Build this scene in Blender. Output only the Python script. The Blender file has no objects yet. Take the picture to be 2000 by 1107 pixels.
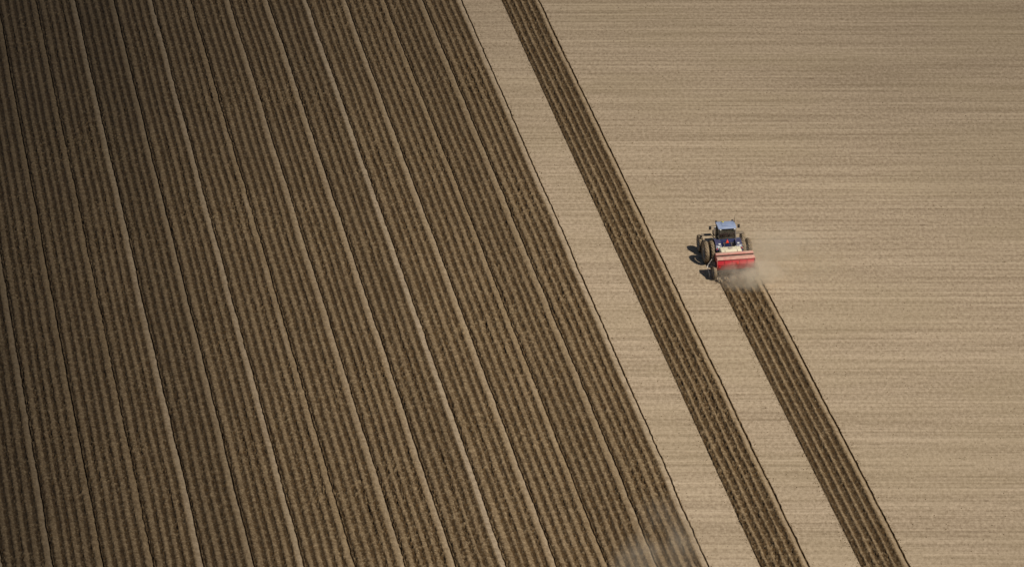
import bpy, bmesh, math, random
import numpy as np
from mathutils import Vector, Matrix

R = math.radians
scene = bpy.context.scene
COL = scene.collection
random.seed(7)
RNG = np.random.default_rng(11)

# ------------------------------------------------------------------ camera
DEP = R(25.0)                      # the aircraft looks 25 degrees down
FPX = 4190.0 / math.tan(DEP)       # focal length in pixels of a 2000 px wide picture
DIST = 392.6                       # slant distance to the middle of the view (m)
CAM = Vector((0.0, -DIST * math.cos(DEP), DIST * math.sin(DEP)))
cd = bpy.data.cameras.new("camera")
cam = bpy.data.objects.new("camera", cd)
COL.objects.link(cam)
cam.location = CAM
cam.rotation_euler = (math.pi / 2 - DEP, 0, 0)
cd.sensor_width = 36.0
cd.lens = 36.0 * FPX / 2000.0
cd.clip_start = 1.0
cd.clip_end = 8000.0
scene.camera = cam

# ------------------------------------------------------------------ light
SUN_TO = Vector((0.64, -0.47, 1.0)).normalized()
SUN_EL = math.asin(SUN_TO.z)
world = bpy.data.worlds.new("World")
scene.world = world
world.use_nodes = True
wn = world.node_tree.nodes
wn.clear()
sky = wn.new("ShaderNodeTexSky")
sky.sky_type = 'NISHITA'
sky.sun_disc = False
sky.sun_elevation = SUN_EL
sky.sun_rotation = math.atan2(SUN_TO.x, SUN_TO.y)
sky.altitude = 150.0
bg = wn.new("ShaderNodeBackground")
bg.inputs["Strength"].default_value = 0.05
wo = wn.new("ShaderNodeOutputWorld")
world.node_tree.links.new(sky.outputs[0], bg.inputs["Color"])
world.node_tree.links.new(bg.outputs[0], wo.inputs["Surface"])
sd = bpy.data.lights.new("sun", 'SUN')
sd.energy = 4.7
sd.angle = R(0.5)
sd.color = (1.0, 0.94, 0.82)
sun = bpy.data.objects.new("sun", sd)
COL.objects.link(sun)
sun.rotation_euler = SUN_TO.to_track_quat('Z', 'Y').to_euler()
sun.location = (60, -30, 120)

scene.view_settings.view_transform = 'Standard'
scene.view_settings.look = 'None'
scene.view_settings.gamma = 1.0
scene.view_settings.use_curve_mapping = False
scene.view_settings.exposure = 0.0
try:
    scene.cycles.volume_step_rate = 1.0
    scene.cycles.max_bounces = 8
    scene.cycles.volume_bounces = 2
except Exception:
    pass

# ------------------------------------------------------------------ field frame: u across the beds, v along them
AZ = math.atan2(1685.0, math.hypot(FPX, 4190.0))       # the drilling direction, left of the view direction
HX, HY = -math.sin(AZ), math.cos(AZ)                   # along (v)
UX, UY = math.cos(AZ), math.sin(AZ)                    # across (u)

def ground_at(px, py):
    """world ground point seen at a pixel of the 2000x1107 picture"""
    x = px - 1000.0
    y = 553.5 - py
    fy = FPX * math.cos(DEP) + y * math.sin(DEP)
    fz = -FPX * math.sin(DEP) + y * math.cos(DEP)
    t = -CAM.z / fz
    return CAM.x + t * x, CAM.y + t * fy

def to_uv(p):
    return p[0] * UX + p[1] * UY, p[0] * HX + p[1] * HY

def to_xy(u, v):
    return u * UX + v * HX, u * UY + v * HY

EDGE_U = to_uv(ground_at(903, 0))[0]                   # edge of the worked field
W = (to_uv(ground_at(1054, 0))[0] - EDGE_U) / 2.0      # width of one bed
print("bed width", W, "edge u", EDGE_U)

# ------------------------------------------------------------------ materials
def new_mat(name):
    m = bpy.data.materials.new(name)
    m.use_nodes = True
    nt = m.node_tree
    for n in list(nt.nodes):
        nt.nodes.remove(n)
    out = nt.nodes.new("ShaderNodeOutputMaterial")
    return m, nt, out

def N(nt, kind, **kw):
    n = nt.nodes.new(kind)
    for k, v in kw.items():
        if k in n.inputs:
            n.inputs[k].default_value = v
        else:
            setattr(n, k, v)
    return n

def L(nt, a, b):
    nt.links.new(a, b)

def math_node(nt, op, a, b=None, clamp=False):
    n = nt.nodes.new("ShaderNodeMath")
    n.operation = op
    n.use_clamp = clamp
    for i, x in enumerate((a, b)):
        if x is None:
            continue
        if isinstance(x, (int, float)):
            n.inputs[i].default_value = x
        else:
            nt.links.new(x, n.inputs[i])
    return n.outputs[0]

def mix_rgb(nt, fac, a, b, blend='MIX'):
    n = nt.nodes.new("ShaderNodeMix")
    n.data_type = 'RGBA'
    n.blend_type = blend
    for sock, x in ((n.inputs[0], fac), (n.inputs[6], a), (n.inputs[7], b)):
        if isinstance(x, (int, float)):
            sock.default_value = x
        elif isinstance(x, tuple):
            sock.default_value = (*x, 1.0)
        else:
            nt.links.new(x, sock)
    return n.outputs[2]

def map_range(nt, x, a, b, c, d, smooth=False):
    n = nt.nodes.new("ShaderNodeMapRange")
    n.interpolation_type = 'SMOOTHSTEP' if smooth else 'LINEAR'
    nt.links.new(x, n.inputs[0])
    for i, val in enumerate((a, b, c, d)):
        n.inputs[i + 1].default_value = val
    return n.outputs[0]

def noise(nt, vec, scale, detail=3.0, rough=0.55):
    n = N(nt, "ShaderNodeTexNoise")
    n.inputs["Scale"].default_value = scale
    n.inputs["Detail"].default_value = detail
    n.inputs["Roughness"].default_value = rough
    nt.links.new(vec, n.inputs["Vector"])
    return n.outputs[0]

def soil_material():
    m, nt, out = new_mat("field_soil")
    geo = N(nt, "ShaderNodeNewGeometry")
    pos = geo.outputs["Position"]
    def mapped(sx, sy, rot):
        mp = N(nt, "ShaderNodeMapping")
        mp.vector_type = 'POINT'
        mp.inputs["Rotation"].default_value = (0, 0, rot)
        mp.inputs["Scale"].default_value = (sx, sy, 1.0)
        L(nt, pos, mp.inputs["Vector"])
        return mp.outputs[0]
    # old cultivation marks of the seedbed run square to the view
    s1 = noise(nt, mapped(0.020, 1.35, R(-1.6)), 1.0, 3.0, 0.6)
    s2 = noise(nt, mapped(0.06, 3.0, R(-1.5)), 1.0, 2.0, 0.6)
    s3 = noise(nt, mapped(0.012, 0.28, R(-1.8)), 1.0, 2.0, 0.5)
    sp = noise(nt, pos, 5.5, 2.0, 0.7)
    sp2 = noise(nt, pos, 1.7, 3.0, 0.6)
    dk = noise(nt, mapped(1.4, 2.2, 0.0), 1.0, 1.0, 0.5)
    patch = noise(nt, pos, 0.035, 2.0, 0.5)
    patch2 = noise(nt, mapped(0.05, 0.09, 0.3), 1.0, 3.0, 0.5)
    dry_a = (0.232, 0.170, 0.110)
    dry_b = (0.420, 0.325, 0.226)
    f = map_range(nt, s1, 0.36, 0.64, 0.12, 0.88)
    f2 = map_range(nt, s2, 0.36, 0.64, -0.36, 0.36)
    f3 = map_range(nt, s3, 0.36, 0.64, -0.12, 0.12)
    f4 = map_range(nt, sp, 0.30, 0.70, -0.35, 0.35)
    f = math_node(nt, 'ADD', f, f2)
    f = math_node(nt, 'ADD', f, f3)
    gr = noise(nt, mapped(3.6, 1.7, 0.0), 1.0, 2.0, 0.65)
    f = math_node(nt, 'ADD', f, map_range(nt, gr, 0.32, 0.68, -0.60, 0.60))
    f = math_node(nt, 'ADD', f, f4)
    ln = noise(nt, mapped(0.022, 0.62, R(-1.9)), 1.0, 3.0, 0.7)
    ln2 = noise(nt, mapped(0.8, 1.6, 0.2), 1.0, 2.0, 0.6)
    f = map_range(nt, f, -0.40, 1.40, 0.0, 1.0)
    dry = mix_rgb(nt, f, dry_a, dry_b)
    dry = mix_rgb(nt, map_range(nt, patch2, 0.42, 0.62, 0.0, 0.22, True), dry, (0.310, 0.242, 0.145))
    # thin broken scratches left by the harrow
    thin = map_range(nt, math_node(nt, 'ABSOLUTE', math_node(nt, 'SUBTRACT', ln, 0.5)), 0.0, 0.012, 1.0, 0.0)
    thin = math_node(nt, 'MULTIPLY', thin, map_range(nt, ln2, 0.42, 0.62, 0.0, 0.42))
    dry = mix_rgb(nt, thin, dry, (0.16, 0.115, 0.07))
    # little crumbs and stones, dark
    dry = mix_rgb(nt, map_range(nt, dk, 0.68, 0.78, 0.0, 0.40, True), dry, (0.13, 0.09, 0.055))
    # freshly turned, still moist soil
    at = N(nt, "ShaderNodeAttribute", attribute_name="fresh")
    fr = at.outputs["Fac"]
    wn_ = map_range(nt, sp, 0.36, 0.64, -0.40, 0.40)
    wn2 = map_range(nt, sp2, 0.30, 0.70, -0.22, 0.22)
    wob = math_node(nt, 'MULTIPLY', math_node(nt, 'ADD', wn_, wn2), map_range(nt, fr, 0.0, 0.35, 0.0, 1.0))
    fr2 = math_node(nt, 'ADD', fr, wob, clamp=True)
    crumb = math_node(nt, 'ADD', map_range(nt, gr, 0.34, 0.66, -0.1, 0.9), map_range(nt, sp2, 0.3, 0.7, -0.3, 0.5), clamp=True)
    set_soil = mix_rgb(nt, crumb, (0.165, 0.109, 0.055), (0.268, 0.186, 0.098))
    crust = mix_rgb(nt, map_range(nt, fr, 0.04, 0.22, 0.0, 0.80, True), dry, set_soil)
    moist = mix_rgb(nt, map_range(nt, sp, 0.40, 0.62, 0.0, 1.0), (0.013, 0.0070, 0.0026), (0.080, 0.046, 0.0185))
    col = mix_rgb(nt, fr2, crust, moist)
    # vignette painted into the soil: darker left, right and far; left partly moister ground
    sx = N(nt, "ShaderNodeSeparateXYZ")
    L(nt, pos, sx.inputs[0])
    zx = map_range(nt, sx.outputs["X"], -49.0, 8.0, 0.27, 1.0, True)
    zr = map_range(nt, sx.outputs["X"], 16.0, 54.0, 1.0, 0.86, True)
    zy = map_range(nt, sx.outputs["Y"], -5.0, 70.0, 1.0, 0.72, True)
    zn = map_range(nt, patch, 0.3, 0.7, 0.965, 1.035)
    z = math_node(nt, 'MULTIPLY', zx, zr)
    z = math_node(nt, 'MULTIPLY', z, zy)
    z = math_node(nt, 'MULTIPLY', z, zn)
    tn = N(nt, "ShaderNodeAttribute", attribute_name="tone")
    z = math_node(nt, 'MULTIPLY', z, math_node(nt, 'ADD', tn.outputs["Fac"], 1.0))
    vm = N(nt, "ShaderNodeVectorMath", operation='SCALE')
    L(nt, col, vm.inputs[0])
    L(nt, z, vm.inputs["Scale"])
    bs = N(nt, "ShaderNodeBsdfPrincipled")
    bs.inputs["Roughness"].default_value = 0.95
    bs.inputs["Specular IOR Level"].default_value = 0.12
    L(nt, vm.outputs[0], bs.inputs["Base Color"])
    h = math_node(nt, 'ADD', math_node(nt, 'MULTIPLY', s1, 0.10), math_node(nt, 'MULTIPLY', s2, 0.06))
    h = math_node(nt, 'ADD', h, math_node(nt, 'MULTIPLY', sp, 0.05))
    bp = N(nt, "ShaderNodeBump")
    bp.inputs["Strength"].default_value = 0.6
    bp.inputs["Distance"].default_value = 1.0
    L(nt, h, bp.inputs["Height"])
    L(nt, bp.outputs[0], bs.inputs["Normal"])
    L(nt, bs.outputs[0], out.inputs["Surface"])
    return m

def paint(name, base, dust=(0.30, 0.225, 0.15), amount=0.35, rough=0.4, metal=0.0, coat=0.0, scale=4.0, up=0.35):
    """painted or bare surface with settled field dust, thicker on faces that look up"""
    m, nt, out = new_mat(name)
    tc = N(nt, "ShaderNodeTexCoord")
    n1 = noise(nt, tc.outputs["Object"], scale, 4.0, 0.6)
    n2 = noise(nt, tc.outputs["Object"], scale * 6, 2.0, 0.6)
    geo = N(nt, "ShaderNodeNewGeometry")
    sx = N(nt, "ShaderNodeSeparateXYZ")
    L(nt, geo.outputs["Normal"], sx.inputs[0])
    top = map_range(nt, sx.outputs["Z"], 0.3, 1.0, 0.0, up)
    d = map_range(nt, n1, 0.3, 0.75, amount * 0.3, amount * 1.5)
    d = math_node(nt, 'ADD', d, top)
    d = math_node(nt, 'ADD', d, map_range(nt, n2, 0.3, 0.7, -0.08, 0.08), clamp=True)
    c = mix_rgb(nt, d, base, dust)
    bs = N(nt, "ShaderNodeBsdfPrincipled")
    L(nt, c, bs.inputs["Base Color"])
    L(nt, map_range(nt, d, 0.0, 0.8, rough, 0.9), bs.inputs["Roughness"])
    bs.inputs["Metallic"].default_value = metal
    bs.inputs["Coat Weight"].default_value = coat
    L(nt, bs.outputs[0], out.inputs["Surface"])
    return m

def glass_material():
    m, nt, out = new_mat("cab_glass")
    tr = N(nt, "ShaderNodeBsdfTransparent")
    tr.inputs["Color"].default_value = (0.42, 0.50, 0.50, 1)
    gl = N(nt, "ShaderNodeBsdfGlossy")
    gl.inputs["Roughness"].default_value = 0.06
    gl.inputs["Color"].default_value = (0.9, 0.95, 1.0, 1)
    lw = N(nt, "ShaderNodeLayerWeight")
    lw.inputs["Blend"].default_value = 0.25
    tc = N(nt, "ShaderNodeTexCoord")
    du = N(nt, "ShaderNodeBsdfDiffuse")
    du.inputs["Color"].default_value = (0.30, 0.24, 0.17, 1)
    mx = N(nt, "ShaderNodeMixShader")
    L(nt, map_range(nt, lw.outputs["Fresnel"], 0.0, 1.0, 0.05, 0.8), mx.inputs[0])
    L(nt, tr.outputs[0], mx.inputs[1])
    L(nt, gl.outputs[0], mx.inputs[2])
    mx2 = N(nt, "ShaderNodeMixShader")
    L(nt, map_range(nt, noise(nt, tc.outputs["Object"], 3.0, 4.0), 0.35, 0.75, 0.02, 0.16), mx2.inputs[0])
    L(nt, mx.outputs[0], mx2.inputs[1])
    L(nt, du.outputs[0], mx2.inputs[2])
    L(nt, mx2.outputs[0], out.inputs["Surface"])
    return m

def dust_material(name, density, power, nscale, lo, hi, color=(0.95, 0.86, 0.71), squash=(1, 1, 1), seed=0.0):
    m, nt, out = new_mat(name)
    tc = N(nt, "ShaderNodeTexCoord")
    ob = tc.outputs["Object"]
    ln = N(nt, "ShaderNodeVectorMath", operation='LENGTH')
    L(nt, ob, ln.inputs[0])
    mp = N(nt, "ShaderNodeMapping")
    mp.inputs["Scale"].default_value = squash
    mp.inputs["Location"].default_value = (seed, seed * 0.7, seed * 1.3)
    L(nt, ob, mp.inputs["Vector"])
    n1 = noise(nt, mp.outputs[0], nscale, 4.0, 0.6)
    fall = math_node(nt, 'SUBTRACT', 1.0, ln.outputs["Value"], clamp=True)
    fall = math_node(nt, 'POWER', fall, power)
    nn = map_range(nt, n1, lo, hi, 0.0, 1.0, True)
    d = math_node(nt, 'MULTIPLY', math_node(nt, 'MULTIPLY', fall, nn), density)
    pv = N(nt, "ShaderNodeVolumePrincipled")
    pv.inputs["Color"].default_value = (*color, 1)
    pv.inputs["Anisotropy"].default_value = 0.15
    L(nt, d, pv.inputs["Density"])
    L(nt, pv.outputs[0], out.inputs["Volume"])
    return m

M = {}
M['soil'] = soil_material()
M['blue'] = paint("tractor_blue_paint", (0.010, 0.018, 0.085), amount=0.05, rough=0.28, coat=0.5, up=0.10)
M['roof'] = paint("cab_roof_paint", (0.135, 0.19, 0.34), dust=(0.34, 0.36, 0.42), amount=0.35, rough=0.35, coat=0.3, up=0.10)
M['black'] = paint("black_frame", (0.012, 0.012, 0.014), amount=0.08, rough=0.5, up=0.18)
M['steel'] = paint("worn_steel", (0.20, 0.19, 0.18), amount=0.30, rough=0.45, metal=0.6)
M['rubber'] = paint("dusty_tyre_rubber", (0.035, 0.030, 0.025), dust=(0.330, 0.240, 0.145), amount=0.70, rough=0.8, scale=3.0, up=0.10)
M['rim'] = paint("dusty_rim", (0.40, 0.38, 0.34), amount=0.35, rough=0.5)
M['fender'] = paint("fender_plastic", (0.03, 0.028, 0.025), amount=0.25, rough=0.6)
M['red'] = paint("hopper_red_paint", (0.50, 0.008, 0.028), dust=(0.45, 0.20, 0.16), amount=0.06, rough=0.35, coat=0.3, up=0.10)
M['red_lid'] = paint("dusty_red_lid", (0.42, 0.045, 0.050), dust=(0.52, 0.34, 0.26), amount=0.50, rough=0.5, up=0.34)
M['bone'] = paint("weathered_white_paint", (0.60, 0.56, 0.52), amount=0.2, rough=0.5)
M['cream'] = paint("cream_tank_plastic", (0.66, 0.60, 0.44), amount=0.12, rough=0.5, up=0.12)
M['white'] = paint("white_lamp_lens", (0.80, 0.80, 0.76), amount=0.05, rough=0.2, up=0.0)
M['orange'] = paint("signal_orange", (0.75, 0.045, 0.015), amount=0.03, rough=0.4, up=0.0)
M['redlens'] = paint("red_lamp_lens", (0.55, 0.01, 0.01), amount=0.03, rough=0.2, up=0.0)
M['seat'] = paint("seat_cloth", (0.018, 0.020, 0.026), amount=0.05, rough=0.9, up=0.05)
M['hose'] = paint("hydraulic_hose", (0.015, 0.015, 0.015), amount=0.2, rough=0.6)
M['yellow'] = paint("hose_yellow", (0.45, 0.42, 0.06), amount=0.2, rough=0.5)
M['glass'] = glass_material()

# ------------------------------------------------------------------ helpers
def tag(o, label=None, cat=None, group=None, kind=None):
    for k, v in (("label", label), ("category", cat), ("group", group), ("kind", kind)):
        if v:
            o[k] = v
    return o

def empty(name, loc, rz=0.0):
    o = bpy.data.objects.new(name, None)
    o.empty_display_size = 0.5
    o.location = loc
    o.rotation_euler = (0, 0, rz)
    COL.objects.link(o)
    return o

def rot_to(d):
    return Vector(d).to_track_quat('Z', 'Y').to_matrix()

class MB:
    """collects shapes of ONE part and links them as one mesh"""
    def __init__(self):
        self.v, self.f = [], []
    def add(self, vs, fs):
        o = len(self.v)
        self.v += [tuple(p) for p in vs]
        self.f += [tuple(i + o for i in f) for f in fs]
        return self
    def box(self, c, s, rot=None):
        x, y, z = (k / 2 for k in s)
        P = [Vector((a, b, d)) for a in (-x, x) for b in (-y, y) for d in (-z, z)]
        if rot is not None:
            P = [rot @ p for p in P]
        P = [p + Vector(c) for p in P]
        return self.add(P, [(0, 1, 3, 2), (4, 6, 7, 5), (0, 4, 5, 1), (2, 3, 7, 6), (0, 2, 6, 4), (1, 5, 7, 3)])
    def rbox(self, c, s, r=0.04, seg=2, rot=None):
        bm = bmesh.new()
        bmesh.ops.create_cube(bm, size=1.0)
        for v in bm.verts:
            v.co = Vector((v.co.x * s[0], v.co.y * s[1], v.co.z * s[2]))
        bmesh.ops.bevel(bm, geom=bm.edges[:], offset=r, segments=seg, affect='EDGES', profile=0.5)
        bm.verts.index_update()
        P = [v.co.copy() for v in bm.verts]
        F = [[v.index for v in f.verts] for f in bm.faces]
        bm.free()
        if rot is not None:
            P = [rot @ p for p in P]
        return self.add([p + Vector(c) for p in P], F)
    def prism(self, poly, x0, x1, r=0.0):
        """polygon in (y, z) drawn out along x"""
        n = len(poly)
        if r > 0:
            bm = bmesh.new()
            a = [bm.verts.new((x0, y, z)) for y, z in poly]
            b = [bm.verts.new((x1, y, z)) for y, z in poly]
            bm.faces.new(a[::-1]); bm.faces.new(b)
            for i in range(n):
                bm.faces.new((a[i], a[(i + 1) % n], b[(i + 1) % n], b[i]))
            bmesh.ops.bevel(bm, geom=bm.edges[:], offset=r, segments=2, affect='EDGES', profile=0.5)
            bm.verts.index_update()
            P = [v.co.copy() for v in bm.verts]
            F = [[v.index for v in f.verts] for f in bm.faces]
            bm.free()
            return self.add(P, F)
        P = [(x0, y, z) for y, z in poly] + [(x1, y, z) for y, z in poly]
        F = [tuple(range(n))[::-1], tuple(range(n, 2 * n))]
        F += [(i, (i + 1) % n, n + (i + 1) % n, n + i) for i in range(n)]
        return self.add(P, F)
    def cyl(self, p0, p1, r0, r1=None, n=12):
        r1 = r0 if r1 is None else r1
        p0, p1 = Vector(p0), Vector(p1)
        q = rot_to(p1 - p0)
        P = []
        for p, r in ((p0, r0), (p1, r1)):
            for i in range(n):
                a = 2 * math.pi * i / n
                P.append(p + q @ Vector((r * math.cos(a), r * math.sin(a), 0)))
        F = [tuple(range(n))[::-1], tuple(range(n, 2 * n))]
        F += [(i, (i + 1) % n, n + (i + 1) % n, n + i) for i in range(n)]
        return self.add(P, F)
    def tube(self, pts, r, n=8):
        for a, b in zip(pts[:-1], pts[1:]):
            self.cyl(a, b, r, n=n)
        return self
    def beam(self, p0, p1, w, h):
        p0, p1 = Vector(p0), Vector(p1)
        d = p1 - p0
        return self.box((p0 + p1) / 2, (w, h, d.length), rot_to(d))
    def lathe(self, prof, n=40, center=(0, 0, 0)):
        """profile of (x, radius) turned about the x axis"""
        cx, cy, cz = center
        k = len(prof)
        P = []
        for i in range(n):
            a = 2 * math.pi * i / n
            for x, r in prof:
                P.append((cx + x, cy + r * math.cos(a), cz + r * math.sin(a)))
        F = []
        for i in range(n):
            j = (i + 1) % n
            for q in range(k - 1):
                F.append((i * k + q, i * k + q + 1, j * k + q + 1, j * k + q))
        return self.add(P, F)
    def mesh(self, name, mat, smooth=None):
        me = bpy.data.meshes.new(name)
        me.from_pydata(self.v, [], self.f)
        bm = bmesh.new()
        bm.from_mesh(me)
        bmesh.ops.recalc_face_normals(bm, faces=bm.faces[:])
        bm.to_mesh(me)
        bm.free()
        me.materials.append(mat)
        if smooth is not None:
            me.shade_smooth()
            try:
                me.set_sharp_from_angle(angle=R(smooth))
            except Exception:
                pass
        return me
    def build(self, name, mat, parent=None, smooth=35, loc=None):
        o = bpy.data.objects.new(name, self.mesh(name, mat, smooth))
        COL.objects.link(o)
        o.parent = parent
        if loc is not None:
            o.location = loc
        return o

def link_mesh(name, me, parent, loc=(0, 0, 0), rot=(0, 0, 0)):
    o = bpy.data.objects.new(name, me)
    COL.objects.link(o)
    o.parent = parent
    o.location = loc
    o.rotation_euler = rot
    return o

# ------------------------------------------------------------------ value noise for the soil relief
TAB = RNG.random((256, 256))
def vnoise(x, y):
    x = np.asarray(x, float); y = np.asarray(y, float)
    xi = np.floor(x).astype(int); yi = np.floor(y).astype(int)
    fx = x - xi; fy = y - yi
    fx = fx * fx * (3 - 2 * fx); fy = fy * fy * (3 - 2 * fy)
    a = TAB[xi & 255, yi & 255]; b = TAB[(xi + 1) & 255, yi & 255]
    c = TAB[xi & 255, (yi + 1) & 255]; d = TAB[(xi + 1) & 255, (yi + 1) & 255]
    return (a * (1 - fx) + b * fx) * (1 - fy) + (c * (1 - fx) + d * fx) * fy - 0.5

# ------------------------------------------------------------------ where things are along the field
FRAME = [to_uv(ground_at(x, y)) for x, y in ((0, 0), (2000, 0), (2000, 1107), (0, 1107))]

def visible_v(u0, u1):
    vs = []
    for k in range(4):
        a, b = FRAME[k], FRAME[(k + 1) % 4]
        for t in np.linspace(0, 1, 400):
            u = a[0] + (b[0] - a[0]) * t
            if u0 <= u <= u1:
                vs.append(a[1] + (b[1] - a[1]) * t)
    return (min(vs), max(vs)) if vs else None

TR_U, TR_V = to_uv(ground_at(1422, 514))               # rear axle of the tractor
PLANT_V = TR_V - 3.4                                   # soil engaging tools
V_LO, V_HI = -320.0, 320.0
N_LEFT = 17
bed_slots = [(-(k + 1), V_LO, V_HI) for k in range(N_LEFT)]     # bed -1 touches the pale strip
bed_slots += [(1, V_LO, V_HI), (3, V_LO, PLANT_V)]

# ------------------------------------------------------------------ ground sheet with the worked beds cut out
def build_ground():
    cuts = sorted({EDGE_U - N_LEFT * W, EDGE_U, EDGE_U + W, EDGE_U + 2 * W, EDGE_U + 3 * W, EDGE_U + 4 * W})
    us = [-3000.0] + cuts + [3000.0]
    vs = [-3000.0, V_LO, PLANT_V, V_HI, 4000.0]
    verts, faces = [], []
    for u in us:
        for v in vs:
            x, y = to_xy(u, v)
            verts.append((x, y, 0.0))
    nv = len(vs)
    for i in range(len(us) - 1):
        for j in range(nv - 1):
            uc = (us[i] + us[i + 1]) / 2; vc = (vs[j] + vs[j + 1]) / 2
            k = (uc - EDGE_U) / W
            worked = False
            if V_LO < vc < V_HI:
                worked = (-N_LEFT < k < 0) or (1 < k < 2) or (3 < k < 4 and vc < PLANT_V)
            if not worked:
                faces.append((i * nv + j, (i + 1) * nv + j, (i + 1) * nv + j + 1, i * nv + j + 1))
    me = bpy.data.meshes.new("ground")
    me.from_pydata(verts, [], faces)
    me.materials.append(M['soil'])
    o = bpy.data.objects.new("ground", me)
    COL.objects.link(o)
    tag(o, "pale dry seedbed soil with faint cultivation streaks", "field", kind="structure")
    return o
build_ground()

# ------------------------------------------------------------------ the worked beds
S = W / 3.75
DARK = [0.22, 0.88, 1.56, 2.22, 2.86]                  # centres of the turned rows, fresh strips
DARK_OLD = [0.08, 0.78, 1.48, 2.18, 2.88]              # the settled beds of the wide field
def bed_profile(depth, old, lone, jit):
    """(u, height, freshness) across one bed, left to right"""
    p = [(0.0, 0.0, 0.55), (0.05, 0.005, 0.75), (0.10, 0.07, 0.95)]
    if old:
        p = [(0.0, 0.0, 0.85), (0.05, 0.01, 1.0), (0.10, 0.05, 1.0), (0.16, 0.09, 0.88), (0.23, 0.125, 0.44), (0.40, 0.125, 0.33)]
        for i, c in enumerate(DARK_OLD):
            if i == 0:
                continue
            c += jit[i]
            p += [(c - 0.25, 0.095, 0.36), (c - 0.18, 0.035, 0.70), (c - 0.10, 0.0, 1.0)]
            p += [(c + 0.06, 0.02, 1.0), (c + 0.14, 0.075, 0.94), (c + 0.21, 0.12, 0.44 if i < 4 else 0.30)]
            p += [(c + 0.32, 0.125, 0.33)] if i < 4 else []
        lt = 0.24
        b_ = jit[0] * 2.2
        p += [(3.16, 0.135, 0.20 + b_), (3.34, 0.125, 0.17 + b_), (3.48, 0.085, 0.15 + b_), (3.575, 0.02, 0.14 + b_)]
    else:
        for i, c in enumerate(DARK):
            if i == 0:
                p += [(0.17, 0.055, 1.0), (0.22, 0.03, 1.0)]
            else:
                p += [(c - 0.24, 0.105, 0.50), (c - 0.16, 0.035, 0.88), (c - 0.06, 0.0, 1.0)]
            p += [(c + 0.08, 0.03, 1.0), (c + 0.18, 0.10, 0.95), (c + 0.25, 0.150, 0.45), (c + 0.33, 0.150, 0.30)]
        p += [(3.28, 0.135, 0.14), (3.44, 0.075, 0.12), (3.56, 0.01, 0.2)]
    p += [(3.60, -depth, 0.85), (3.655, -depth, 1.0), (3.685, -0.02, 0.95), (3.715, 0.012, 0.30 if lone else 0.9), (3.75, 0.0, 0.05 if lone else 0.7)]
    a = np.array(p)
    a[:, 0] *= S
    return a


def bed_mesh(name, U, V, Z, F, tone=0.0):
    """grid arrays (nv, nu) in field coordinates to a mesh"""
    nv, nu = U.shape
    X = U * UX + V * HX
    Y = U * UY + V * HY
    co = np.stack([X, Y, Z], -1).reshape(-1, 3).astype(np.float32)
    idx = np.arange(nv * nu).reshape(nv, nu)
    q = np.stack([idx[:-1, :-1], idx[:-1, 1:], idx[1:, 1:], idx[1:, :-1]], -1).reshape(-1, 4).astype(np.int32)
    me = bpy.data.meshes.new(name)
    me.vertices.add(len(co))
    me.vertices.foreach_set("co", co.ravel())
    me.loops.add(q.size)
    me.loops.foreach_set("vertex_index", q.ravel())
    me.polygons.add(len(q))
    me.polygons.foreach_set("loop_start", np.arange(0, q.size, 4, dtype=np.int32))
    me.polygons.foreach_set("loop_total", np.full(len(q), 4, dtype=np.int32))
    me.update(calc_edges=True)
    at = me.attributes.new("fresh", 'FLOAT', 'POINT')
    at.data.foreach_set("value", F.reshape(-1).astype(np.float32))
    at = me.attributes.new("tone", 'FLOAT', 'POINT')
    at.data.foreach_set("value", np.full(len(co), tone, dtype=np.float32))
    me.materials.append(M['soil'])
    return me

ORD = ["first", "second", "third", "fourth", "fifth", "sixth", "seventh", "eighth", "ninth", "tenth", "eleventh", "twelfth",
       "thirteenth", "fourteenth", "fifteenth", "sixteenth", "seventeenth"]
BOLD = {-1: 0.22, -2: 0.24, -3: 0.13, -4: 0.16, -5: 0.11, -6: 0.25, -7: 0.12, -8: 0.16, -9: 0.12, -10: 0.22, -11: 0.24,
        -12: 0.13, -13: 0.20, -14: 0.14, -15: 0.12, -16: 0.12, -17: 0.12, 1: 0.21, 3: 0.20}

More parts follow.
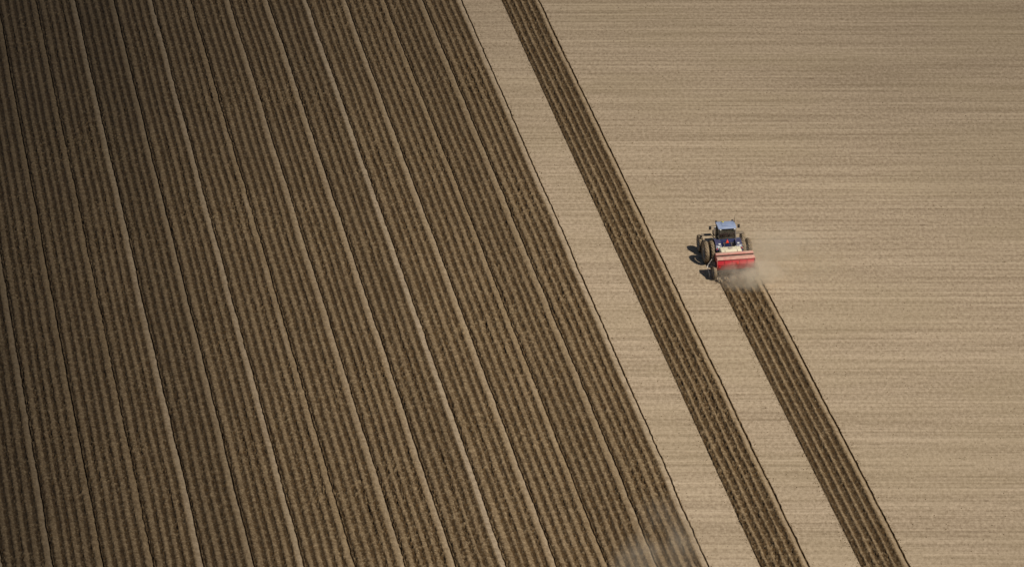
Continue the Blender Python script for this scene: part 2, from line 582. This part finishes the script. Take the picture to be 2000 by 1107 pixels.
def build_bed(slot, v_lo, v_hi):
    u0 = EDGE_U + slot * W
    vis = visible_v(u0, u0 + W)
    if vis is None:
        fine = np.array([])
        v = np.linspace(v_lo, v_hi, 160)
    else:
        a, b = max(v_lo, vis[0] - 5.0), min(v_hi, vis[1] + 5.0)
        mid = np.arange(a, b, 0.155)
        lo = np.linspace(v_lo, a, 40)[:-1] if a > v_lo + 1 else np.array([])
        hi = np.linspace(b, v_hi, 40) if b < v_hi - 1 else np.array([b])
        v = np.concatenate([lo, mid, hi])
    tone = random.uniform(-0.10, 0.10) if slot < 0 else 0.0
    jit = [random.uniform(-0.05, 0.05) for _ in range(5)]
    D_ = DARK_OLD if slot < 0 else DARK
    SPLITS = [0.0] + [0.5 * (D_[i] + D_[i + 1]) for i in range(4)] + [3.18 if slot < 0 else 3.20, 3.75]
    prof = bed_profile(BOLD.get(slot, 0.12), slot < 0, slot in (-1, 1, 3), jit)
    us = np.unique(np.round(np.concatenate([np.linspace(0, W, 52), prof[:, 0], np.array(SPLITS) * S]), 4))
    keep = [us[0]]
    for x in us[1:]:
        if x - keep[-1] > 0.022:
            keep.append(x)
    for sp_ in np.array(SPLITS) * S:
        keep[int(np.argmin(np.abs(np.array(keep) - sp_)))] = sp_
    us = np.array(keep); us[-1] = W
    z = np.interp(us, prof[:, 0], prof[:, 1])
    f = np.interp(us, prof[:, 0], prof[:, 2])
    UU, VV = np.meshgrid(us, v)
    ZZ = np.tile(z, (len(v), 1)); FF = np.tile(f, (len(v), 1))
    s0 = slot * 17.3
    # the machine never runs dead straight
    wob = 0.10 * vnoise(v / 11.0, v * 0 + s0) + 0.05 * vnoise(v / 3.1, v * 0 + s0 + 5.5)
    rag = 0.10 * vnoise(v / 0.55, v * 0 + s0 + 9.5) + 0.06 * vnoise(v / 1.7, v * 0 + s0 + 19.5)      # crumbling edge of the trench
    w_in = np.clip(np.minimum(us / 0.25, (W - us) / 0.035), 0, 1)
    rag_in = np.clip((us - (W - 0.24)) / 0.10, 0, 1) * w_in + np.clip((0.30 - us) / 0.15, 0, 1) * np.clip(us / 0.08, 0, 1)
    U2 = u0 + UU + wob[:, None] * w_in[None, :] + rag[:, None] * rag_in[None, :]
    # each row varies along its length
    rowid = np.floor((UU / S - 0.2) / 0.66)
    lng = vnoise(VV / 7.0, rowid * 3.1 + s0 + 1.7)
    ZZ = ZZ * (1.0 + 0.28 * lng)
    FF = FF + 0.2 * vnoise(VV / 5.0, rowid * 2.3 + s0 + 31.0) * (FF > 0.2) * (FF < 0.98)
    # older passes have dried out and crusted on top, tilth evens out
    # clods
    edge = np.clip(np.minimum(UU / 0.06, (W - UU) / 0.06), 0, 1)
    rough = (0.011 + (0.100 if slot < 0 else 0.105) * np.clip(FF, 0, 1) ** 1.5) * edge
    lump = vnoise(U2 / 0.10, VV / 0.20)
    cl = (RNG.random(ZZ.shape) - 0.5) * 0.6 + lump * 1.5 + np.clip(vnoise(U2 / 0.13 + 40, VV / 0.2 + 17) - 0.2, 0, 1) * 3.4
    coarse = 0.55 + 1.0 * np.clip(vnoise(U2 / 5.0 + 3.3, VV / 9.0) + vnoise(U2 / 1.3 + 9.1, VV / 2.1) * 0.6 + 0.5, 0, 1.2)   # cloddier and finer stretches
    ZZ = ZZ + cl * rough * coarse
    FF = FF + ((-0.85 if slot < 0 else -0.9) * lump * coarse + (RNG.random(ZZ.shape) - 0.5) * 0.15) * np.clip((FF - 0.3) / 0.5, 0, 1)
    V2 = VV + (RNG.random(ZZ.shape) - 0.5) * 0.06 * edge
    if v_hi < V_HI:                                     # the row ends under the machine
        e = np.clip((v_hi - VV) / 1.2, 0, 1)
        ZZ = ZZ * e; FF = FF * np.clip(e * 2, 0, 1); V2 = np.minimum(V2, v_hi)
    ZZ[:, 0] = 0.0; ZZ[:, -1] = 0.0
    U2[:, 0] = u0; U2[:, -1] = u0 + W
    FF = np.clip(FF, 0, 1)
    cut = [int(np.argmin(np.abs(us - sp_ * S))) for sp_ in SPLITS]
    j0, j1 = cut[5], cut[6]
    root = bpy.data.objects.new("tilled_bed", bed_mesh("tilled_bed", U2[:, j0:j1 + 1], V2[:, j0:j1 + 1], ZZ[:, j0:j1 + 1], FF[:, j0:j1 + 1], tone))
    COL.objects.link(root)
    if slot < 0:
        lab = "brown tilled bed of the wide worked field, %s bed from the pale unworked strip" % ORD[-slot - 1]
    elif slot == 1:
        lab = "single long brown tilled bed lying between two pale unworked strips"
    else:
        lab = "short brown tilled bed that ends right behind the red planter"
    tag(root, lab, "tilled bed", "tilled soil beds", "structure")
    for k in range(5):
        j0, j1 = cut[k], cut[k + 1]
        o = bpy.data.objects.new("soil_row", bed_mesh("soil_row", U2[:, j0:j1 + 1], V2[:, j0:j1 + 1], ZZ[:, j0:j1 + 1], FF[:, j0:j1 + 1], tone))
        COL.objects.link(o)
        o.parent = root
    return root

for slot, a, b in bed_slots:
    build_bed(slot, a, b)

# ------------------------------------------------------------------ loose clods thrown on to the dry ground
def build_clods():
    bm = bmesh.new()
    bmesh.ops.create_icosphere(bm, subdivisions=1, radius=1.0)
    base = np.array([v.co[:] for v in bm.verts]); tri = np.array([[v.index for v in f.verts] for f in bm.faces])
    bm.free()
    pts, size = [], []
    def strew(u, n, lo, hi, v0, v1, s0, s1):
        for _ in range(n):
            d = lo + (hi - lo) * abs(random.gauss(0, 0.45))
            pts.append(to_xy(u + d, random.uniform(v0, v1))); size.append(random.uniform(s0, s1))
    a, b = -62.0, 72.0
    strew(EDGE_U, 300, 0.0, 0.45, a, b, 0.02, 0.045)
    strew(EDGE_U + W, 420, 0.0, -0.6, a, b, 0.02, 0.045)
    strew(EDGE_U + 2 * W, 300, 0.0, 0.45, a, b, 0.02, 0.045)
    strew(EDGE_U + 3 * W, 300, 0.0, -0.6, a, PLANT_V, 0.02, 0.045)
    strew(EDGE_U + 4 * W, 200, 0.0, 0.45, a, PLANT_V, 0.02, 0.045)
    for _ in range(2600):
        pts.append((random.uniform(-10, 60), random.uniform(-52, 72))); size.append(random.uniform(0.02, 0.05))
    vs, fs, k = [], [], 0
    for (x, y), s in zip(pts, size):
        u, v = to_uv((x, y))
        q = (u - EDGE_U) / W
        if q < 0 or 1 < q < 2 or (3 < q < 4 and v < PLANT_V + 0.3):
            continue
        P = base * (s * np.array([random.uniform(.8, 1.3), random.uniform(.8, 1.4), random.uniform(.6, 1.0)])) * (1 + 0.25 * (RNG.random((len(base), 1)) - 0.5))
        vs.append(P + np.array([x, y, s * 0.3])); fs.append(tri + k * len(base)); k += 1
    vs = np.concatenate(vs); fs = np.concatenate(fs)
    me = bpy.data.meshes.new("soil_clods")
    me.from_pydata(vs.tolist(), [], fs.tolist())
    at = me.attributes.new("fresh", 'FLOAT', 'POINT')
    at.data.foreach_set("value", np.full(len(vs), 0.55, dtype=np.float32))
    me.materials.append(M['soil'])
    o = bpy.data.objects.new("soil_clods", me)
    COL.objects.link(o)
    tag(o, "loose brown soil clods scattered over the dry ground", "clods", kind="stuff")
build_clods()

# ------------------------------------------------------------------ wheels
def tyre_mesh(name, rad, wid, n_lug, lug_h):
    mb = MB()
    w = wid / 2
    r_in = rad * 0.60
    rc = rad - lug_h
    prof = [(-w * 0.72, r_in), (-w * 0.95, r_in + (rc - r_in) * 0.30), (-w, r_in + (rc - r_in) * 0.62), (-w * 0.94, rc - 0.05),
            (-w * 0.80, rc - 0.012), (0, rc), (w * 0.80, rc - 0.012), (w * 0.94, rc - 0.05), (w, r_in + (rc - r_in) * 0.62),
            (w * 0.95, r_in + (rc - r_in) * 0.30), (w * 0.72, r_in)]
    mb.lathe(prof, 44)
    step = 2 * math.pi / n_lug
    for i in range(n_lug):
        for s in (-1, 1):
            a0 = i * step + (step / 2 if s > 0 else 0)
            P = []
            for (x, da, r0, r1) in ((0.02 * s, 0.0, rc - 0.02, rad), (w * 0.97 * s, -step * 0.95, rc - 0.09, rad - 0.025)):
                for dd in (-0.5, 0.5):
                    th = 0.075 / rad * (1.0 if dd else 1.0)
                    for r in (r0, r1):
                        a = a0 + da + dd * th
                        P.append((x, r * math.cos(a), r * math.sin(a)))
            mb.add(P, [(0, 1, 3, 2), (4, 6, 7, 5), (0, 4, 5, 1), (2, 3, 7, 6), (0, 2, 6, 4), (1, 5, 7, 3)])
    return mb.mesh(name, M['rubber'], 30)

def rim_mesh(name, rad, wid, dish):
    mb = MB()
    w = wid / 2
    ro = rad * 0.615
    prof = [(-w * 0.74, ro), (-w * 0.70, ro - 0.03), (-w * 0.3, ro - 0.06), (w * 0.3, ro - 0.06), (w * 0.70, ro - 0.03), (w * 0.74, ro)]
    mb.lathe(prof, 40)
    prof = [(dish + 0.02, ro - 0.05), (dish, ro * 0.75), (dish * 0.3, ro * 0.52), (dish * 0.3, 0.17), (dish * 0.3 + 0.05, 0.15), (dish * 0.3 + 0.05, 0.0)]
    mb.lathe(prof, 40)
    for i in range(8):
        a = i * math.pi / 4
        c = (dish * 0.3, 0.23 * math.cos(a), 0.23 * math.sin(a))
        mb.cyl((c[0] - 0.03, c[1], c[2]), (c[0] + 0.05, c[1], c[2]), 0.022, n=6)
    return mb.mesh(name, M['rim'], 35)

def wheel(parent, name, rim_me, tyre_me, loc, spin):
    o = link_mesh(name, rim_me, parent, loc, (spin, 0, 0))
    link_mesh("tyre", tyre_me, o)
    return o

# ------------------------------------------------------------------ tractor
def quad_panel(mb, a, b, c, d, t):
    """thin slab with corners a b c d"""
    a, b, c, d = map(Vector, (a, b, c, d))
    n = (b - a).cross(d - a).normalized() * t
    mb.add([a, b, c, d, a + n, b + n, c + n, d + n], [(0, 1, 2, 3), (7, 6, 5, 4), (0, 4, 5, 1), (1, 5, 6, 2), (2, 6, 7, 3), (3, 7, 4, 0)])
    return mb

def build_tractor():
    x, y = to_xy(TR_U, TR_V)
    t = empty("tractor", (x, y, 0.0), AZ)
    tag(t, "blue tractor with a pale blue cab roof and dual wheels pulling the red planter", "tractor")
    RR, FR = 0.98, 0.76
    AX = 0.50                                          # rear axle, ahead of the tractor origin
    ty = tyre_mesh("rear_tyre", RR, 0.35, 20, 0.06); rm = rim_mesh("rear_rim", RR, 0.35, 0.14)
    ty2 = tyre_mesh("front_tyre", FR, 0.34, 20, 0.045); rm2 = rim_mesh("front_rim", FR, 0.34, 0.10)
    for i, ux in enumerate((-1.90, -1.36, 1.36, 1.90)):
        wheel(t, "rear_wheel", rm, ty, (ux, AX, RR), 0.3 * i)
    for i, ux in enumerate((-1.90, 1.90)):
        wheel(t, "front_wheel", rm2, ty2, (ux, 2.85, FR), 0.4 * i)
    MB().cyl((-1.95, AX, RR), (1.95, AX, RR), 0.085, n=16).rbox((0, AX, RR), (0.9, 0.55, 0.55), 0.08).build("rear_axle", M['black'], t)
    MB().cyl((-1.95, 2.85, FR), (1.95, 2.85, FR), 0.07, n=14).rbox((0, 2.85, FR), (0.7, 0.35, 0.34), 0.06).build("front_axle", M['black'], t)
    MB().rbox((0, 1.2, 1.0), (0.62, 3.2, 0.55), 0.06).rbox((0, 3.3, 0.95), (0.55, 1.3, 0.4), 0.05).build("chassis", M['black'], t)
    # bonnet
    hood = MB().prism([(1.85, 1.15), (1.85, 2.02), (2.6, 1.98), (3.6, 1.80), (4.05, 1.62), (4.15, 1.35), (4.12, 1.0), (1.85, 1.0)], -0.44, 0.44, 0.06).build("bonnet", M['blue'], t)
    MB().box((0, 4.16, 1.25), (0.66, 0.04, 0.5)).build("grille", M['black'], hood)
    for s in (-1, 1):
        MB().rbox((s * 0.24, 4.15, 1.55), (0.2, 0.06, 0.12), 0.02).build("headlight", M['white'], hood)
    MB().rbox((0, 4.55, 0.85), (0.8, 0.5, 0.42), 0.04).build("front_weight", M['black'], t)
    MB().cyl((0.52, 2.0, 1.4), (0.52, 2.0, 2.75), 0.06, n=12).cyl((0.52, 2.0, 2.72), (0.52, 1.92, 2.95), 0.045, n=12).build("exhaust_stack", M['black'], t)
    # cab
    y0, y1 = 0.52, 1.90
    zb, zt = 1.55, 2.93
    wr, wf = 0.74, 0.70
    cab = MB().rbox((0, 1.22, 1.42), (1.36, 1.4, 0.42), 0.05).build("cab_floor", M['seat'], t)
    pil = [((-wr, y0, 2.05), (-wr + .03, y0 + .12, zt)), ((wr, y0, 2.05), (wr - .03, y0 + .12, zt)),
           ((-wr - .02, 1.2, zb), (-wr + .02, 1.2, zt)), ((wr + .02, 1.2, zb), (wr - .02, 1.2, zt)),
           ((-wf, y1 + .05, zb), (-wf + .02, y1 - .05, zt)), ((wf, y1 + .05, zb), (wf - .02, y1 - .05, zt))]
    for a, b in pil:
        MB().beam(a, b, 0.085, 0.085).build("cab_pillar", M['steel'] if a[0] > 0 and a[1] < 1 else M['black'], t)  # paler metal on the right rear pillar stands in for a sun glint
    rw = quad_panel(MB(), (-wr + .03, y0 + .02, 2.12), (wr - .03, y0 + .02, 2.12), (wr - .05, y0 + .13, zt - .02), (-wr + .05, y0 + .13, zt - .02), 0.012).build("rear_window", M['glass'], t, smooth=None)
    for ya, za, hh in ((y0, 2.11, 0.07), (y0 + .12, zt - .03, 0.06)):
        MB().beam((-wr, ya, za), (wr, ya, za), hh, 0.05).build("window_frame", M['black'], rw)
    MB().tube([(0.1, y0 - .02, 2.22), (0.22, y0 + .03, 2.55)], 0.012, 6).build("wiper", M['black'], rw)
    quad_panel(MB(), (-wf, y1 + .05, zb), (wf, y1 + .05, zb), (wf, y1 - .05, zt), (-wf, y1 - .05, zt), 0.012).build("windscreen", M['glass'], t, smooth=None)
    for s in (-1, 1):
        quad_panel(MB(), (s * wr, y0 + .06, 2.1), (s * (wr + .01), 1.17, 2.0), (s * (wr - .02), 1.17, zt), (s * (wr - .03), y0 + .16, zt), 0.012).build("side_window", M['glass'], t, smooth=None)
        quad_panel(MB(), (s * (wr + .01), 1.24, zb), (s * wf, y1, zb), (s * (wf - .02), y1 - .08, zt), (s * (wr - .02), 1.24, zt), 0.012).build("door_window", M['glass'], t, smooth=None)
    # lower rear of the cab
    rp = MB().prism([(y0 - .16, 1.35), (y0 - .03, 2.08), (y0 + .15, 2.08), (y0 + .22, 1.35)], -0.72, 0.72, 0.03).build("rear_panel", M['blue'], t)
    for cx_, cw in ((-0.32, 0.13), (-0.14, 0.09), (0.32, 0.10), (0.50, 0.10)):
        MB().box((cx_, y0 - 0.12, 1.72), (cw, 0.06, 0.09)).build("hydraulic_coupler", M['steel'], rp)
    tri = MB()
    ta, tb = y0 - 0.17, y0 - 0.09
    tri.add([(-0.15, ta, 1.76), (0.13, ta, 1.76), (-0.01, tb, 2.07), (-0.15, ta + .03, 1.76), (0.13, ta + .03, 1.76), (-0.01, tb + .03, 2.08)],
            [(0, 1, 2), (5, 4, 3), (0, 3, 4, 1), (1, 4, 5, 2), (2, 5, 3, 0)])
    tri.build("warning_triangle", M['orange'], t, smooth=None)
    # roof
    rf = MB().prism([(0.56, 2.95), (0.50, 3.03), (0.58, 3.11), (1.1, 3.17), (1.6, 3.16), (1.95, 3.10), (2.02, 3.0), (1.95, 2.94)], -0.80, 0.80, 0.05).build("roof", M['roof'], t)
    MB().rbox((0, 1.2, 3.165), (0.8, 0.7, 0.05), 0.02).build("roof_hatch", M['roof'], rf)
    for sx in (-1, 1):
        MB().rbox((sx * 0.72, 1.9, 3.16), (0.16, 0.12, 0.12), 0.02).build("work_light", M['black'], rf)
        wl = MB().rbox((sx * 0.62, 0.51, 2.98), (0.18, 0.10, 0.10), 0.02).build("work_light", M['black'], rf)
        MB().box((sx * 0.62, 0.455, 2.98), (0.14, 0.015, 0.07)).build("lens", M['white'], wl)
    MB().cyl((0.80, 1.55, 3.12), (0.86, 1.60, 3.75), 0.022, 0.008, n=6).cyl((0.80, 1.55, 3.1), (0.80, 1.55, 3.25), 0.045, n=8).build("antenna", M['black'], rf)
    MB().cyl((-0.2, 1.6, 3.14), (-0.2, 1.6, 3.26), 0.11, 0.09, n=16).build("satellite_receiver", M['yellow'], rf)
    # inside
    MB().rbox((0, 1.15, 1.95), (0.52, 0.5, 0.16), 0.05).rbox((0, 0.88, 2.28), (0.52, 0.14, 0.62), 0.05).rbox((0, 0.86, 2.68), (0.3, 0.1, 0.18), 0.04).build("seat", M['seat'], t)
    MB().tube([(0, 1.70, 1.7), (0, 1.60, 2.15)], 0.04).build("steering_column", M['black'], t)
    MB().lathe([(-0.015, 0.19), (0.015, 0.19), (0.015, 0.21), (-0.015, 0.21), (-0.015, 0.19)], 20).build("steering_wheel", M['black'], t, loc=(0, 1.58, 2.17)).rotation_euler = (0, R(60), R(90))
    MB().rbox((0.40, 0.92, 2.36), (0.14, 0.12, 0.30), 0.02).build("control_box", M['rim'], t)
    # fenders over the inner rear wheels
    for s in (-1, 1):
        mb = MB()
        pts = []
        for k in range(9):
            a = R(15 + 150 * k / 8)
            pts.append((AX + 1.10 * math.cos(a), RR + 1.06 * math.sin(a)))
        xi, xo = 0.66, 1.16
        for (ya, za), (yb, zb_) in zip(pts[:-1], pts[1:]):
            quad_panel(mb, (s * xi, ya, za), (s * xo, ya, za), (s * xo, yb, zb_), (s * xi, yb, zb_), 0.035)
        poly = [(yy, zz) for yy, zz in pts] + [(AX - 0.6, RR + 0.1), (AX + 0.6, RR + 0.1)]
        mb.prism(poly, s * 0.64, s * 0.68)
        fd = mb.build("rear_fender", M['blue'], t)
        MB().rbox((s * 0.82, AX - 0.66, 1.93), (0.20, 0.08, 0.10), 0.02).build("tail_light", M['white'], fd)
        MB().rbox((s * 0.95, AX - 0.86, 1.74), (0.18, 0.08, 0.12), 0.02).build("tail_light", M['white'], fd)
        MB().rbox((s * 1.08, AX - 0.94, 1.60), (0.10, 0.07, 0.12), 0.02).build("tail_light", M['redlens'], fd)
        # front fender
        mb = MB()
        pts = []
        for k in range(8):
            a = R(96 + 18 * k / 7)
            pts.append((2.85 + 0.90 * math.cos(a), FR + 0.92 * math.sin(a)))
        for (ya, za), (yb, zb_) in zip(pts[:-1], pts[1:]):
            quad_panel(mb, (s * 1.02, ya, za - .05), (s * 1.85, ya, za), (s * 1.85, yb, zb_), (s * 1.02, yb, zb_ - .05), 0.03)
        mb.tube([(s * 0.5, 2.85, 1.0), (s * 1.02, 2.85, 1.62)], 0.035)
        mb.build("front_fender", M['fender'], t)
        # mirror
        MB().tube([(s * 0.70, 1.85, 2.80), (s * 1.24, 1.80, 2.80)], 0.014, 6).build("mirror_arm", M['black'], t)
        MB().rbox((s * 1.26, 1.78, 2.64), (0.22, 0.07, 0.36), 0.03).build("mirror", M['black'], t)
        # steps and handrail
        st = MB()
        for k in range(3):
            st.box((s * (0.95 + 0.04 * k), 1.25, 1.25 - 0.32 * k), (0.32, 0.42, 0.04))
        st.beam((s * 0.82, 1.04, 1.3), (s * 0.92, 1.04, 0.58), 0.03, 0.03).beam((s * 0.82, 1.46, 1.3), (s * 0.92, 1.46, 0.58), 0.03, 0.03)
        st.build("step", M['black'], t)
        MB().rbox((s * 0.62, 2.05, 1.05), (0.42, 0.7, 0.5), 0.08).build("fuel_tank", M['black'], t)
    # linkage
    MB().beam((-0.42, -0.3, 0.75), (-0.42, -1.1, 0.62), 0.07, 0.10).build("lift_arm", M['black'], t)
    MB().beam((0.42, -0.3, 0.75), (0.42, -1.1, 0.62), 0.07, 0.10).build("lift_arm", M['black'], t)
    MB().beam((0, -0.2, 0.55), (0, -1.2, 0.52), 0.10, 0.07).build("drawbar", M['black'], t)
    MB().tube([(-0.3, 0.35, 1.7), (-0.34, -0.1, 1.55), (-0.25, -0.8, 1.1)], 0.025, 6).build("hydraulic_hose", M['hose'], t)
    MB().tube([(0.34, 0.35, 1.7), (0.30, -0.15, 1.5), (0.2, -0.9, 1.05)], 0.025, 6).build("hydraulic_hose", M['hose'], t)
    return t
build_tractor()

# ------------------------------------------------------------------ planter
def build_planter():
    x, y = to_xy(TR_U, TR_V - 3.15)
    p = empty("planter", (x, y, 0.0), AZ)
    tag(p, "red wide planter with hinged hopper lids trailing behind the blue tractor in dust", "planter")
    hw = 1.62
    # hopper body: y = 0 is the back face, forward is positive
    body = MB().prism([(0.02, 1.80), (-0.02, 1.35), (0.20, 0.78), (0.95, 0.78), (1.14, 1.35), (1.12, 1.80)], -hw, hw, 0.03).build("hopper", M['red'], p)
    for k in range(4):
        ux = -hw + (k + 1) * 2 * hw / 5
        MB().prism([(-0.03, 1.74), (-0.05, 1.36), (0.10, 0.96), (0.14, 0.98), (0.0, 1.36), (0.0, 1.74)], ux - 0.025, ux + 0.025).build("stiffener", M['red'], body)
    MB().rbox((0.12, -0.06, 1.45), (0.24, 0.07, 0.18), 0.03).build("reflector", M['redlens'], body)
    MB().rbox((-1.45, -0.05, 1.2), (0.16, 0.06, 0.12), 0.02).build("reflector", M['redlens'], body)
    for s in (-1, 1):
        MB().prism([(-0.06, 1.84), (-0.08, 1.35), (0.16, 0.72), (0.22, 0.72), (0.02, 1.35), (0.04, 1.84)], s * (hw + 0.004), s * (hw + 0.045)).build("end_plate", M['red_lid'], body)
    # two lids with a gap between
    MB().prism([(-0.05, 1.80), (-0.05, 1.86), (0.08, 1.92), (0.50, 1.92), (0.50, 1.82)], -hw - .02, hw + .02, 0.015).build("hopper_lid", M['red_lid'], p)
    MB().prism([(0.58, 1.82), (0.58, 2.08), (0.64, 2.10), (0.96, 2.08), (1.10, 1.95), (1.10, 1.80)], -hw - .02, hw + .02, 0.015).build("hopper_lid", M['red_lid'], p)
    MB().box((0, 0.535, 1.965), (2 * hw, 0.06, 0.08)).build("hinge_rail", M['black'], p)
    # main frame
    MB().box((0, 1.2, 0.62), (3.6, 0.20, 0.20)).box((0, 0.25, 0.66), (3.3, 0.16, 0.16)).build("toolbar", M['black'], p)
    for ux in (-0.9, 0.9):
        MB().beam((ux, 1.2, 0.62), (0, 2.65, 0.55), 0.14, 0.16).build("drawbar_arm", M['red'], p)
    # cream tank on the tongue
    tk = MB().rbox((-0.06, 2.05, 1.50), (1.84, 0.90, 0.80), 0.12, 3).build("tank", M['cream'], p)
    MB().cyl((-0.06, 2.1, 1.88), (-0.06, 2.1, 1.96), 0.22, 0.20, n=20).build("tank_lid", M['rim'], tk)
    for ux in (-0.6, 0.48):
        MB().box((ux, 2.05, 1.505), (0.05, 0.92, 0.82)).build("tank_strap", M['cream'], tk)
    MB().box((-0.06, 2.05, 1.02), (1.7, 0.8, 0.14)).beam((-0.7, 2.25, 1.0), (-0.45, 2.0, 0.6), 0.08, 0.08).beam((0.7, 2.25, 1.0), (0.45, 2.0, 0.6), 0.08, 0.08).build("tank_cradle", M['black'], p)
    MB().cyl((0.6, 1.74, 1.6), (0.6, 1.70, 1.6), 0.07, n=10).tube([(0.6, 1.7, 1.6), (0.66, 1.6, 1.3), (0.6, 1.4, 1.0)], 0.03, 6).build("tank_hose", M['hose'], p)
    MB().tube([(-0.95, 2.6, 1.3), (-1.10, 2.3, 1.55), (-1.02, 1.9, 1.2)], 0.035, 6).build("supply_hose", M['yellow'], p)
    # carrying wheels
    tm = tyre_mesh("planter_tyre", 0.60, 0.28, 16, 0.03); rm = rim_mesh("planter_rim", 0.60, 0.28, 0.06)
    for s in (-1, 1):
        wheel(p, "carrying_wheel", rm, tm, (s * 1.82, 0.28, 0.60), 0.5)
        MB().beam((s * 1.64, 0.28, 0.60), (s * 1.64, 1.1, 0.66), 0.06, 0.12).cyl((s * 1.58, 0.28, 0.6), (s * 1.88, 0.28, 0.6), 0.05).build("wheel_arm", M['black'], p)
    # row units
    for k in range(5):
        ux = (DARK[k] + 0.30) * S - W / 2 - 0.05
        ru = MB().beam((ux, 1.1, 0.55), (ux, -0.55, 0.42), 0.06, 0.08).box((ux, 0.5, 0.42), (0.10, 0.5, 0.25)).build("row_unit", M['black'], p)
        for s in (-1, 1):
            d = MB().lathe([(-0.012, 0.0), (-0.006, 0.25), (0.006, 0.25), (0.012, 0.0)], 24).build("covering_disc", M['steel'], ru)
            d.location = (ux + s * 0.17, -0.35, 0.22)
            d.rotation_euler = (0, 0, R(22 * s))
        MB().lathe([(-0.06, 0.0), (-0.06, 0.16), (0.06, 0.16), (0.06, 0.0)], 20, (ux, -0.75, 0.17)).build("press_wheel", M['rubber'], ru)
    # folded row marker at the shaded end
    for s in (-1,):
        mk = MB().beam((s * 1.75, 1.25, 0.70), (s * 2.30, 1.05, 0.85), 0.08, 0.08).beam((s * 2.30, 1.05, 0.85), (s * 1.95, 0.85, 1.55), 0.06, 0.06).beam((s * 2.30, 1.05, 0.85), (s * 2.2, 0.3, 0.35), 0.06, 0.06)
        mk.cyl((s * 1.75, 1.2, 1.0), (s * 2.2, 1.02, 1.10), 0.035)
        mo = mk.build("row_marker", M['bone'], p)
        dd = MB().lathe([(-0.012, 0.0), (-0.004, 0.22), (0.004, 0.22), (0.012, 0.0)], 20).build("marker_disc", M['steel'], mo)
        dd.location = (s * 2.25, 0.25, 0.30)
        dd.rotation_euler = (0, 0, R(20 * s))
    # chain case and ladder at the near end
    MB().prism([(0.35, 0.55), (0.25, 1.15), (0.55, 1.4), (0.9, 1.3), (0.95, 0.6)], -hw - 0.16, -hw - 0.05, 0.02).build("chain_case", M['steel'], p)
    lad = MB()
    for s in (-0.16, 0.16):
        lad.tube([(-hw - 0.32, 1.15 + s, 0.45), (-hw - 0.12, 1.15 + s, 1.7)], 0.02, 6)
    for k in range(4):
        lad.box((-hw - 0.30 + 0.05 * k, 1.15, 0.55 + 0.32 * k), (0.06, 0.34, 0.03))
    lad.build("ladder", M['steel'], p)
    return p
build_planter()

# ------------------------------------------------------------------ dust
def dust(name, u, v, z, size, mat, label, rz=AZ):
    bm = bmesh.new()
    bmesh.ops.create_uvsphere(bm, u_segments=32, v_segments=16, radius=1.0)
    me = bpy.data.meshes.new(name)
    bm.to_mesh(me); bm.free()
    me.materials.append(mat)
    o = bpy.data.objects.new(name, me)
    COL.objects.link(o)
    x, y = to_xy(u, v)
    o.location = (x, y, z)
    o.scale = size
    o.rotation_euler = (0, 0, rz)
    tag(o, label, "dust", kind="stuff")
    return o

dust("dust_cloud", TR_U + 0.95, TR_V - 4.2, 0.55, (3.2, 2.8, 1.8), dust_material("planter_dust", 2.0, 1.2, 2.2, 0.36, 0.64, seed=3.1),
     "thick grey dust boiling up behind the red planter")
dust("dust_cloud", TR_U + 4.2, TR_V - 1.6, 1.0, (5.5, 7.5, 2.2), dust_material("drifting_dust", 0.30, 1.2, 1.6, 0.34, 0.68, seed=8.7),
     "thin veil of dust drifting off beside the tractor over the dry field", 0.0)
pu, pv = to_uv(ground_at(1255, 1104))
dust("dust_cloud", pu, pv - 2.0, 0.6, (3.4, 8.0, 1.7), dust_material("trailing_dust", 0.32, 1.1, 1.0, 0.34, 0.68, squash=(1, 1.2, 1), seed=5.3),
     "wisp of pale dust hanging over the brown rows by the picture's lower edge", AZ - R(24))
pu, pv = to_uv(ground_at(1312, 1062))
dust("dust_cloud", pu, pv, 0.5, (2.6, 7.5, 1.4), dust_material("faint_trailing_dust", 0.20, 1.1, 1.0, 0.34, 0.68, squash=(1, 1.2, 1), seed=1.9),
     "faint veil of dust over the outermost rows beside the pale strip", AZ)
